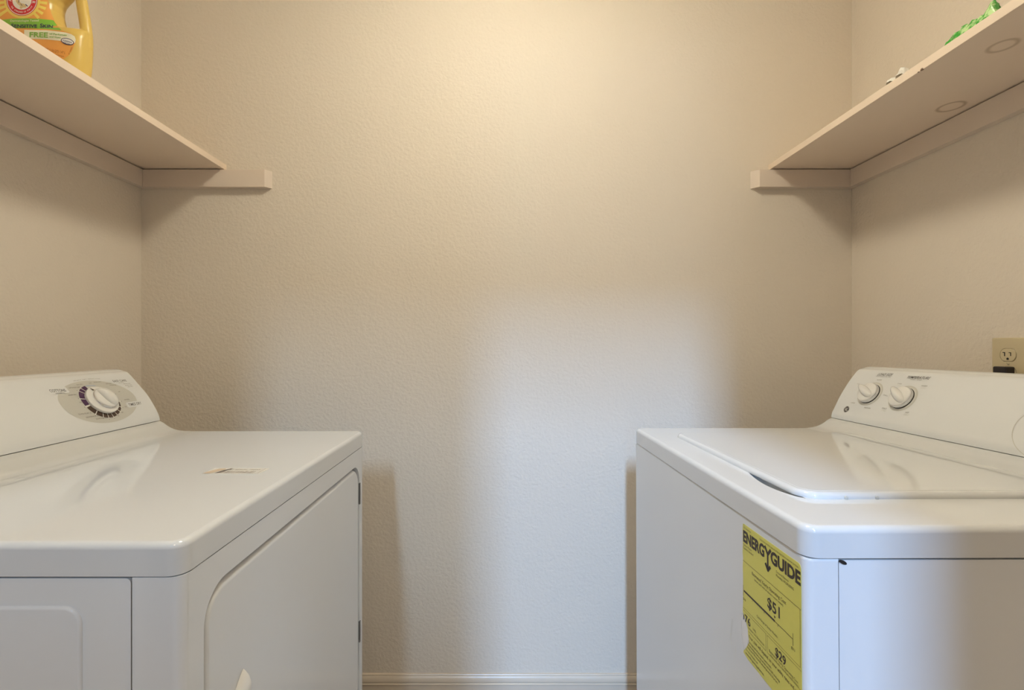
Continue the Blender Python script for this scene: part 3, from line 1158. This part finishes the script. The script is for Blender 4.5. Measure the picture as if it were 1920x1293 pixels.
for (pxk, pyk, ang) in ((1631.0, 738.0, 152), (1692.5, 746.3, 143)):
    yk, lk = at(pxk, pyk)
    Tk = WS.face_map(yk, lk)
    marks('knob_field', [disc2(0, 0, 0.0335, 0.0325, 48, 6)], Tk, M_grey, conW, O, 0.00025)
    marks('knob_field', [disc2(0, 0, 0.0305, 0.0295, 48, 6)], Tk, mat('pale_grey_print', (0.68, 0.665, 0.61), 0.3), conW, O, 0.0004)
    Wk = WS.frame(yk, lk)
    b = B()
    revolve(b, [(0.0262, 0.0003), (0.0260, 0.0016), (0.0200, 0.0018)], lambda x, y, z: Wk(x, y, z), 44)
    obj('knob_gap_shade', b, M_dark, conW, 40, O)  # dark disc stands in for the shadow gap under the chrome ring
    b = B()
    revolve(b, [(0.0235, 0.0010), (0.0256, 0.0022), (0.0258, 0.0060), (0.0250, 0.0078), (0.015, 0.008)], lambda x, y, z: Wk(x, y, z), 44)
    obj('knob_ring', b, M_chrome, conW, 40, O)
    grip(Wk, 0, 0, 0.0248, 0.0075, 0.0235, math.radians(ang), 0.0125, 0.0330, -0.0235, 'knob', conW, O)

# round maker's emblem
ye, le = at(1587.3, 767.0)
Te = WS.face_map(ye, le)
marks('emblem', [disc2(0, 0, 0.0082, 0.0082, 32, 3)], Te, M_ink, conW, O, 0.0004)
marks('emblem_script', [ring2(0, 0, 0.0074, 0.0070, 20, 70, 10), ring2(0, 0, 0.0074, 0.0070, 110, 160, 10), ring2(0, 0, 0.0074, 0.0070, 200, 250, 10),
                        ring2(0, 0, 0.0074, 0.0070, 290, 340, 10),
                        ring2(-0.0022, 0.0005, 0.0030, 0.0022, 40, 330, 16), line2((-0.0022, -0.0006), (0.0006, 0.0002), 0.0008),
                        line2((-0.0006, 0.0002), (-0.0018, -0.0052), 0.0007), ring2(0.0026, 0.0018, 0.0020, 0.0013, 30, 280, 12),
                        ring2(0.0026, -0.0018, 0.0025, 0.0017, 80, 350, 12)], Te, M_white, conW, O, 0.0006)
# timer dial towards the near end
yk, lk = at(1990.0, 812.0)
Tk = WS.face_map(yk, lk)
marks('dial_field', [ring2(0, 0, 0.0545, 0.0535, 0, 360, 64, 1.25)], Tk, M_grey, conW, O, 0.0003)
Wk = WS.frame(yk, lk)
b = B()
revolve(b, [(0.0300, 0.0), (0.0305, 0.005), (0.0285, 0.008), (0.015, 0.0085)], lambda x, y, z: Wk(x, y, z), 44)
obj('knob_ring', b, M_chrome, conW, 40, O)
grip(Wk, 0, 0, 0.0300, 0.008, 0.026, math.radians(90), 0.013, 0.0290, -0.0290, 'knob', conW, O)

for d in (0.06, 0.60):
    for y in (WS.y0 + 0.06, WS.y1 - 0.06):
        lift = 0.0106 * (y - WS.y0)
        b = B()
        revolve(b, [(0.022, lift), (0.022, lift + 0.010), (0.010, lift + 0.012), (0.010, 0.032)], lambda x, yy, z: P(d + x, y + yy, z), 20)
        obj('foot', b, M_black, was, 40, O)

# ---------------------------------------------------------------- wall outlet and plug
OY, OZ = 1.030, 1.092
out_ = empty('wall_outlet', (XR, OY, OZ))
tag(out_, 'almond double wall outlet above the right end of the washing machine', 'outlet')
O = out_.location


def TO(u, v, h):                                  # u towards the camera, v up, h out of the wall
    return Vector((XR - h, OY - u, OZ + v))


b = B()


def TOs(x, y, z):
    return TO(x, y, z)


slab(b, -0.035, 0.035, -0.057, 0.057, 0.0055, 0.003, 0.0025, TOs,
     holes=[[(x, y + s_) for x, y in
             [(0.0172 * math.cos(a) * 1.0, max(-0.0145, min(0.0145, 0.0172 * math.sin(a)))) for a in [2 * PI * i / 40 for i in range(40)]]]
            for s_ in (0.0195, -0.0195)], hdepth=0.003)
obj('cover_plate', b, M_almond, out_, 40, O)
for s_ in (0.0195, -0.0195):
    b = B()
    lp = [(0.0163 * math.cos(a), max(-0.0137, min(0.0137, 0.0163 * math.sin(a)))) for a in [2 * PI * i / 40 for i in range(40)]]
    v0 = [b.verts.new(TO(x, y + s_, 0.002)) for x, y in lp]
    v1 = [b.verts.new(TO(x, y + s_, 0.0058)) for x, y in lp]
    v2 = [b.verts.new(TO(x * 0.95, y * 0.95 + s_, 0.0065)) for x, y in lp]
    bridge(b, v0, v1)
    bridge(b, v1, v2)
    b.faces.new(v2)
    rc = obj('receptacle', b, M_almond, out_, 40, O)
    sl = [rect2(-0.0072, -0.0050, s_ - 0.0025, s_ + 0.0062), rect2(-0.0105, -0.0050, s_ + 0.0045, s_ + 0.0062),
          rect2(0.0052, 0.0072, s_ - 0.0020, s_ + 0.0060), rect2(0.0020, 0.0072, s_ + 0.0045, s_ + 0.0060),
          poly([(0.0026 * math.cos(a), s_ - 0.0085 + max(-0.0020, 0.0030 * math.sin(a))) for a in [2 * PI * i / 16 for i in range(16)]])]
    marks('slot', sl, TO, M_dark, rc, O, 0.0067)
b = B()
revolve(b, [(0.003, 0.0052), (0.0028, 0.0062), (0.001, 0.0066)], lambda x, y, z: TO(x, y, z), 16)
scr = obj('screw', b, M_almond, out_, 40, O)
marks('screw_slot', [line2((-0.002, 0.0022), (0.0012, -0.0018), 0.0007), line2((0.0012, -0.0018), (0.0024, 0.0004), 0.0006)], TO, M_hinge, scr, O, 0.0068)
plug = empty('power_plug', (XR - 0.0066, OY, OZ - 0.0195))
tag(plug, 'black power plug pushed into the lower socket of the almond wall outlet', 'plug')
O = plug.location
b = B()
slab(b, -0.0140, 0.0140, OZ - 0.0195 - 0.030, OZ - 0.0055, 0.0190, 0.003, 0.003,
     lambda x, y, z: Vector((XR - 0.0067 - z, OY - x, y)))
obj('plug_body', b, M_black, plug, 40, O)
b = B()
tube(b, catmull([(XR - 0.016, OY, OZ - 0.046), (XR - 0.016, OY, OZ - 0.09), (XR - 0.020, OY - 0.01, OZ - 0.20), (XR - 0.03, OY - 0.04, OZ - 0.45),
                 (XR - 0.03, OY - 0.06, OZ - 0.80)], 6), 0.0045, 10)
obj('cord', b, M_black, plug, 60, O)

# ---------------------------------------------------------------- detergent jug
JX, JY, JZ = -0.999, 1.045, ST + 0.0002
jug = empty('detergent_bottle', (JX, JY, JZ))
tag(jug, 'yellow plastic detergent jug with an orange and green label on the left shelf', 'bottle')
O = jug.location


def section(bm, secs, n=48):
    rings = []
    for z, x0, x1, dep in secs:
        cx, hx = (x0 + x1) / 2, (x1 - x0) / 2
        ring = []
        for i in range(n):
            a = 2 * PI * i / n
            c_, s_ = math.cos(a), math.sin(a)
            e = 3.4 if s_ < 0 else 2.0
            dd = dep * (0.95 if s_ < 0 else 0.90)
            ring.append(bm.verts.new((cx + hx * math.copysign(abs(c_) ** (2 / e), c_), dd * math.copysign(abs(s_) ** (2 / e), s_), z)))
        rings.append(ring)
    for a, b_ in zip(rings, rings[1:]):
        bridge(bm, a, b_)
    bm.faces.new(rings[0])
    bm.faces.new(rings[-1])


b = B()
XLj = -0.106
RT = 0.0075
section(b, [(0.0, XLj + 0.012, 0.082 - RT, 0.034), (0.003, XLj + 0.007, 0.087 - RT, 0.038), (0.010, XLj + 0.003, 0.0905 - RT, 0.041), (0.018, XLj, 0.0930 - RT, 0.042),
            (0.045, XLj, 0.0965 - RT, 0.042), (0.075, XLj, 0.0985 - RT, 0.042), (0.100, XLj, 0.0995 - RT, 0.040), (0.112, XLj, 0.0985 - RT, 0.033), (0.1195, XLj, 0.0970 - RT, 0.018)])
HL = 0.010
section(b, [(0.105, XLj, 0.062 - HL, 0.040), (0.125, XLj, 0.0470 - HL, 0.040), (0.139, XLj, 0.0415 - HL, 0.040), (0.155, XLj, 0.0370 - HL, 0.039), (0.170, XLj, 0.0372 - HL, 0.038),
            (0.182, XLj + 0.002, 0.0420 - HL, 0.037), (0.190, XLj + 0.006, 0.0500 - HL, 0.035), (0.197, XLj + 0.012, 0.062 - HL, 0.030), (0.210, XLj + 0.03, 0.058, 0.027), (0.220, -0.055, 0.030, 0.026),
            (0.228, -0.040, 0.014, 0.024)])
hp = catmull([(0.0800, 0, 0.085), (0.0830, 0, 0.105), (0.0838, 0, 0.122), (0.0800, 0, 0.140), (0.0752, 0, 0.160), (0.0722, 0, 0.175), (0.0690, 0, 0.190), (0.0560, 0, 0.203), (0.040, 0, 0.208)], 5)
hw = []
for p_ in hp:
    z = p_[2]
    if z < 0.195:
        xr = 0.0955 - 0.0125 * max(0, (z - 0.105) / 0.086) ** 1.25
        xl = 0.0680 - 0.0110 * max(0, (z - 0.121) / 0.07)
        hw.append(((xr - xl) / 2 - 0.002, 0.010))
    else:
        hw.append((0.013, 0.012))
hp = [(((0.0955 - 0.0125 * max(0, (p_[2] - 0.105) / 0.086) ** 1.25) + (0.0680 - 0.0110 * max(0, (p_[2] - 0.121) / 0.07))) / 2, 0, p_[2]) if p_[2] < 0.195 else p_ for p_ in hp]
rings = []
for p_, (a_, b__) in zip(hp, hw):
    rings.append([b.verts.new((p_[0] + a_ * math.cos(2 * PI * k / 20), b__ * math.sin(2 * PI * k / 20), p_[2])) for k in range(20)])
for a_, b__ in zip(rings, rings[1:]):
    bridge(b, a_, b__)
b.faces.new(rings[0])
b.faces.new(rings[-1])
bmesh.ops.recalc_face_normals(b, faces=b.faces[:])
me = bpy.data.meshes.new('body_raw')
b.to_mesh(me)
b.free()
tmp = bpy.data.objects.new('body_raw', me)
C.objects.link(tmp)
rm = tmp.modifiers.new('r', 'REMESH')
rm.mode = 'VOXEL'
rm.voxel_size = 0.0018
sm = tmp.modifiers.new('s', 'SMOOTH')
sm.iterations = 6
sm.factor = 0.5
bpy.context.view_layer.update()
dg = bpy.context.evaluated_depsgraph_get()
me2 = bpy.data.meshes.new_from_object(tmp.evaluated_get(dg))
bpy.data.objects.remove(tmp)
me2.name = 'body'
me2.materials.clear()
me2.materials.append(M_jug)
me2.shade_smooth()
body = bpy.data.objects.new('body', me2)
C.objects.link(body)
body.parent = jug
bb = bmesh.new()
bb.from_mesh(me2)
bvh = BVHTree.FromBMesh(bb)
b = B()
revolve(b, [(0.021, 0.226), (0.025, 0.228), (0.0245, 0.262), (0.022, 0.265)], lambda x, y, z: Vector((-0.013 + x, y, z)) + O, 32)
obj('cap', b, M_cap, jug, 40, O)


def TJ(u, v, h):
    """label point: u, v in picture pixels of the jug face, dropped on the front of the jug"""
    o_ = Vector((0, 0, CAMZ)) - O
    d_ = Vector(((u - PX) / F, 1.0, (PY - v) / F)).normalized()
    hit = bvh.ray_cast(o_, d_)
    if hit[0] is None or hit[1].y > -0.02:
        return None
    return hit[0] + hit[1] * h + O


def dense(pts, step=3.0):
    """outline -> triangulated, subdivided patch so that it can follow the jug"""
    bm = B()
    vs = [bm.verts.new((x, y, 0)) for x, y in pts]
    bm.faces.new(vs)
    x0 = min(p[0] for p in pts); x1 = max(p[0] for p in pts)
    y0 = min(p[1] for p in pts); y1 = max(p[1] for p in pts)
    for i in range(1, int((x1 - x0) / step) + 1):
        bmesh.ops.bisect_plane(bm, geom=bm.verts[:] + bm.edges[:] + bm.faces[:], plane_co=(x0 + i * step, 0, 0), plane_no=(1, 0, 0))
    for i in range(1, int((y1 - y0) / step) + 1):
        bmesh.ops.bisect_plane(bm, geom=bm.verts[:] + bm.edges[:] + bm.faces[:], plane_co=(0, y0 + i * step, 0), plane_no=(0, 1, 0))
    bmesh.ops.triangulate(bm, faces=[f for f in bm.faces if len(f.verts) > 4])
    bm.verts.index_update()
    res = ([(v.co.x, v.co.y) for v in bm.verts], [tuple(v.index for v in f.verts) for f in bm.faces])
    bm.free()
    return res


LXm = -38.0
lab_out = [(LXm, -36), (88, -36), (89, -10), (90, 0), (92, 9), (96, 25), (103, 41), (111, 52.5), (119, 58.5), (130, 61.5), (138, 66.5), (142.5, 75),
           (141, 82), (136, 94), (129, 104), (121, 110), (100, 118), (60, 124), (LXm, 128)]
lb = marks('front_label', [dense(lab_out)], TJ, M_lorange, jug, O, 0.0004)
rays = []
for k in range(26):
    a = 2 * PI * (k + 0.5) / 26
    r1 = 58 if math.cos(a) < 0.3 else 47
    c0, s0 = math.cos(a), math.sin(a)
    pts = []
    for (rr_, da) in ((30, -0.075), (r1, -0.06), (r1, 0.06), (30, 0.075)):
        pts.append((42 + rr_ * math.cos(a + da), 1 + rr_ * math.sin(a + da) * 0.95))
    if all(p[1] < 37 and LXm < p[0] < 92 + max(0, p[1]) * 0.15 for p in pts):
        rays.append(dense(pts, 4))
marks('sunburst', rays + [ring2(42, 1, 34, 29, 0, 360, 48)], TJ, M_lyellow, lb, O, 0.0007)
marks('green_band', [dense([(LXm, 42), (0, 38), (25, 35.2), (50, 34.8), (75, 35.8), (100, 38.3), (106, 47), (116, 57.5), (87, 55), (50, 53), (0, 53.5), (LXm, 56)])],
      TJ, M_lgreen, lb, O, 0.0007)
marks('cream_band', [dense([(46, 56.5), (87, 57.2), (110, 59.5), (124, 61.5), (134, 64.5), (140, 68.5), (142.3, 75), (141, 80), (135, 84), (124, 79.5), (114, 77), (87, 74.2), (50, 73), (46, 66)])],
      TJ, M_lcream, lb, O, 0.0008)


def J(s, x, y, h, width, bold=0.0, rot=0.0, shear=0.0):
    vs, fs = text2d(s, h, width, bold, shear)
    c_, s_ = math.cos(rot), math.sin(rot)
    return [(x + u * c_ + v * s_, y + u * s_ - v * c_) for u, v in vs], [tuple(reversed(f)) for f in fs]


def curved(s, cx, cy, r, a0, a1, h, inward=False, bold=0.012):
    """letters spread on an arc of radius r, angles in degrees in picture sense (clockwise from the right)"""
    out_l = []
    n = len(s)
    for i, ch in enumerate(s):
        if ch == ' ':
            continue
        a = math.radians(a0 + (a1 - a0) * (i + 0.5) / n)
        x, y = cx + r * math.cos(a), cy + r * math.sin(a)
        rot = a + PI / 2 if not inward else a - PI / 2
        vs, fs = text2d(ch, h, None, bold, 0, 'C')
        c_, s_ = math.cos(rot), math.sin(rot)
        vs = [(u, v - h / 2) for u, v in vs]
        out_l.append(([(x + u * c_ + v * s_, y + u * s_ - v * c_) for u, v in vs], [tuple(reversed(f)) for f in fs]))
    return out_l


LC = (42.0, 1.0)
marks('emblem_rim', [ring2(LC[0], LC[1], 29.3, 28.2, 0, 360, 56)], TJ, M_lred, lb, O, 0.0010)
marks('emblem_white', [ring2(LC[0], LC[1], 28.2, 26.8, 0, 360, 56), disc2(LC[0], LC[1], 18.0, 18.0, 40, 4)], TJ, M_white, lb, O, 0.0010)
marks('emblem_ring', [ring2(LC[0], LC[1], 26.8, 18.0, 0, 360, 64)], TJ, M_lred, lb, O, 0.0011)
marks('emblem_lettering', curved('ARM & HAMMER', LC[0], LC[1], 22.4, 172, 380, 6.2) + curved('THE STANDARD OF PURITY', LC[0], LC[1], 22.4, 150, 30, 2.8, True),
      TJ, M_white, lb, O, 0.0014)
# bare arm swinging a hammer
marks('emblem_arm', [poly([(30, -3), (33, -6), (36, -2), (37, 3), (41, 7), (46, 8), (51, 11), (50, 15), (44, 15), (41, 17.5), (38, 16), (39, 12), (34, 8), (31, 3)])],
      TJ, M_skin, lb, O, 0.0013)
marks('emblem_hammer', [line2((29, -2), (46, -11), 2.0), poly([(42, -12), (49, -16), (52, -11), (46, -7)]), line2((37, 1), (36, 6), 1.2), line2((49, 9), (53, 13), 1.6),
                        line2((40, 8), (43, 12), 0.9)], TJ, M_lnavy, lb, O, 0.0015)
marks('band_lettering', [J('FOR', 2.0, 54.6, 6.2, 14.5, 0.02, -0.04), J('S', 22.2, 52.2, 7.4, 5.2, 0.02, -0.01), J('ENSITIVE', 28.0, 52.0, 6.0, 42.5, 0.02, 0.005),
                         J('S', 75.8, 52.0, 7.4, 5.2, 0.02, 0.04), J('KIN', 81.5, 52.3, 6.0, 18.0, 0.02, 0.06)], TJ, M_lnavy, lb, O, 0.0012)
marks('script_lettering', [J('Dermatologist Tested', 20.5, 41.4, 3.6, 53.0, 0.01, -0.012)], TJ, M_lcream, lb, O, 0.0012)
marks('free_lettering', [J('FREE', 56.3, 70.0, 9.6, 34.5, 0.03, 0.03), J('of Perfumes', 93.5, 65.5, 3.6, 32.0, 0.012, 0.085), J('and Dyes', 93.5, 70.8, 3.6, 21.0, 0.012, 0.085)],
      TJ, M_lfree, lb, O, 0.0013)
tilt = 0.27
ov = []
for (rx, ry, nm) in ((12.4, 6.0, 0), (11.0, 4.7, 1)):
    pts = [(127 + rx * math.cos(a) * math.cos(tilt) - ry * math.sin(a) * math.sin(tilt), 78.5 + rx * math.cos(a) * math.sin(tilt) + ry * math.sin(a) * math.cos(tilt))
           for a in [2 * PI * i / 32 for i in range(32)]]
    ov.append(dense(pts, 4))
marks('badge', [ov[0]], TJ, M_lnavy, lb, O, 0.0014)
marks('badge_field', [ov[1]], TJ, M_white, lb, O, 0.0016)
marks('badge_lettering', [J('2X CONCENTRATED', 118.5, 77.5, 2.6, 17, 0.02, tilt), J('MORE LOADS', 119.5, 81.8, 2.4, 12.5, 0.02, tilt)], TJ, M_lnavy, lb, O, 0.0018)
marks('volume_lettering', [J('50 FL OZ (1.56 QT) 1.47 L', 73.5, 92.3, 4.8, 50.0, 0.006, 0.19), J('Liquid Laundry Detergent', 92, 101.5, 2.2, 29.0, 0.012, 0.20),
                           J('NET CONTENTS', 130.5, 103.0, 2.6, 15.0, 0.008, -1.15)], TJ, M_lbrown, lb, O, 0.0010)
bb.free()

# ---------------------------------------------------------------- things lying on the right shelf
random.seed(11)


def crumple(label, cat, name, cx, cy, cz, nx, ny, f, thick, m):
    bm = B()
    g_ = [[bm.verts.new(Vector(f(i / (nx - 1), j / (ny - 1))) + Vector((cx, cy, cz))) for i in range(nx)] for j in range(ny)]
    for j in range(ny - 1):
        for i in range(nx - 1):
            bm.faces.new((g_[j][i], g_[j][i + 1], g_[j + 1][i + 1], g_[j + 1][i]))
    ret_ = bmesh.ops.extrude_face_region(bm, geom=bm.faces[:])
    for v in [x for x in ret_['geom'] if isinstance(x, bmesh.types.BMVert)]:
        v.co.z += thick
    o = obj(name, bm, m, None, 25, (cx, cy, cz), wn=False)
    return tag(o, label, cat)


jit = [[random.uniform(-1, 1) for _ in range(40)] for _ in range(40)]


def fwrap(s, t):
    i, j = int(s * 6), int(t * 14)
    y = 0.050 - 0.088 * t
    x = 0.001 + 0.020 * s + 0.003 * jit[i][j]
    ridge = 1.5 * (0.0075 + 0.006 * math.sin(PI * min(1, t * 1.15)) + (0.012 if 0.80 < t < 0.93 else 0.0)) * (1 - 0.5 * abs(s - 0.35))
    z = 0.0005 + max(0, ridge * (0.45 + 0.9 * s if s < 0.5 else 1.0) + 0.003 * jit[j][i])
    if t > 0.94:
        z *= 0.35
    if s < 0.05:
        z = 0.0005
    return (x, y, z)


crumple('crumpled green plastic wrapper on the edge of the right shelf', 'wrapper', 'candy_wrapper', RX0 + 0.002, 0.853, ST + 0.0001, 7, 15, fwrap, 0.0007, mat_wrapper())


def ftis(s, t):
    i, j = int(s * 7), int(t * 9)
    y = 0.027 - 0.050 * t
    x = 0.002 + 0.024 * s + 0.003 * jit[i][j + 9]
    bump_ = 0.014 * max(0, 1 - ((t - 0.25) / 0.28) ** 2) + 0.022 * max(0, 1 - ((t - 0.80) / 0.20) ** 2)
    z = 0.0005 + max(0, bump_ * math.sin(PI * (0.12 + 0.8 * s)) + 0.0025 * jit[j][i + 5] * (0.3 + s))
    return (x, y, max(z, 0.0005))


crumple('small crumpled white tissue on the far part of the right shelf', 'tissue', 'crumpled_tissue', RX0 + 0.002, 1.022, ST + 0.0001, 8, 11, ftis, 0.0008, M_tissue)
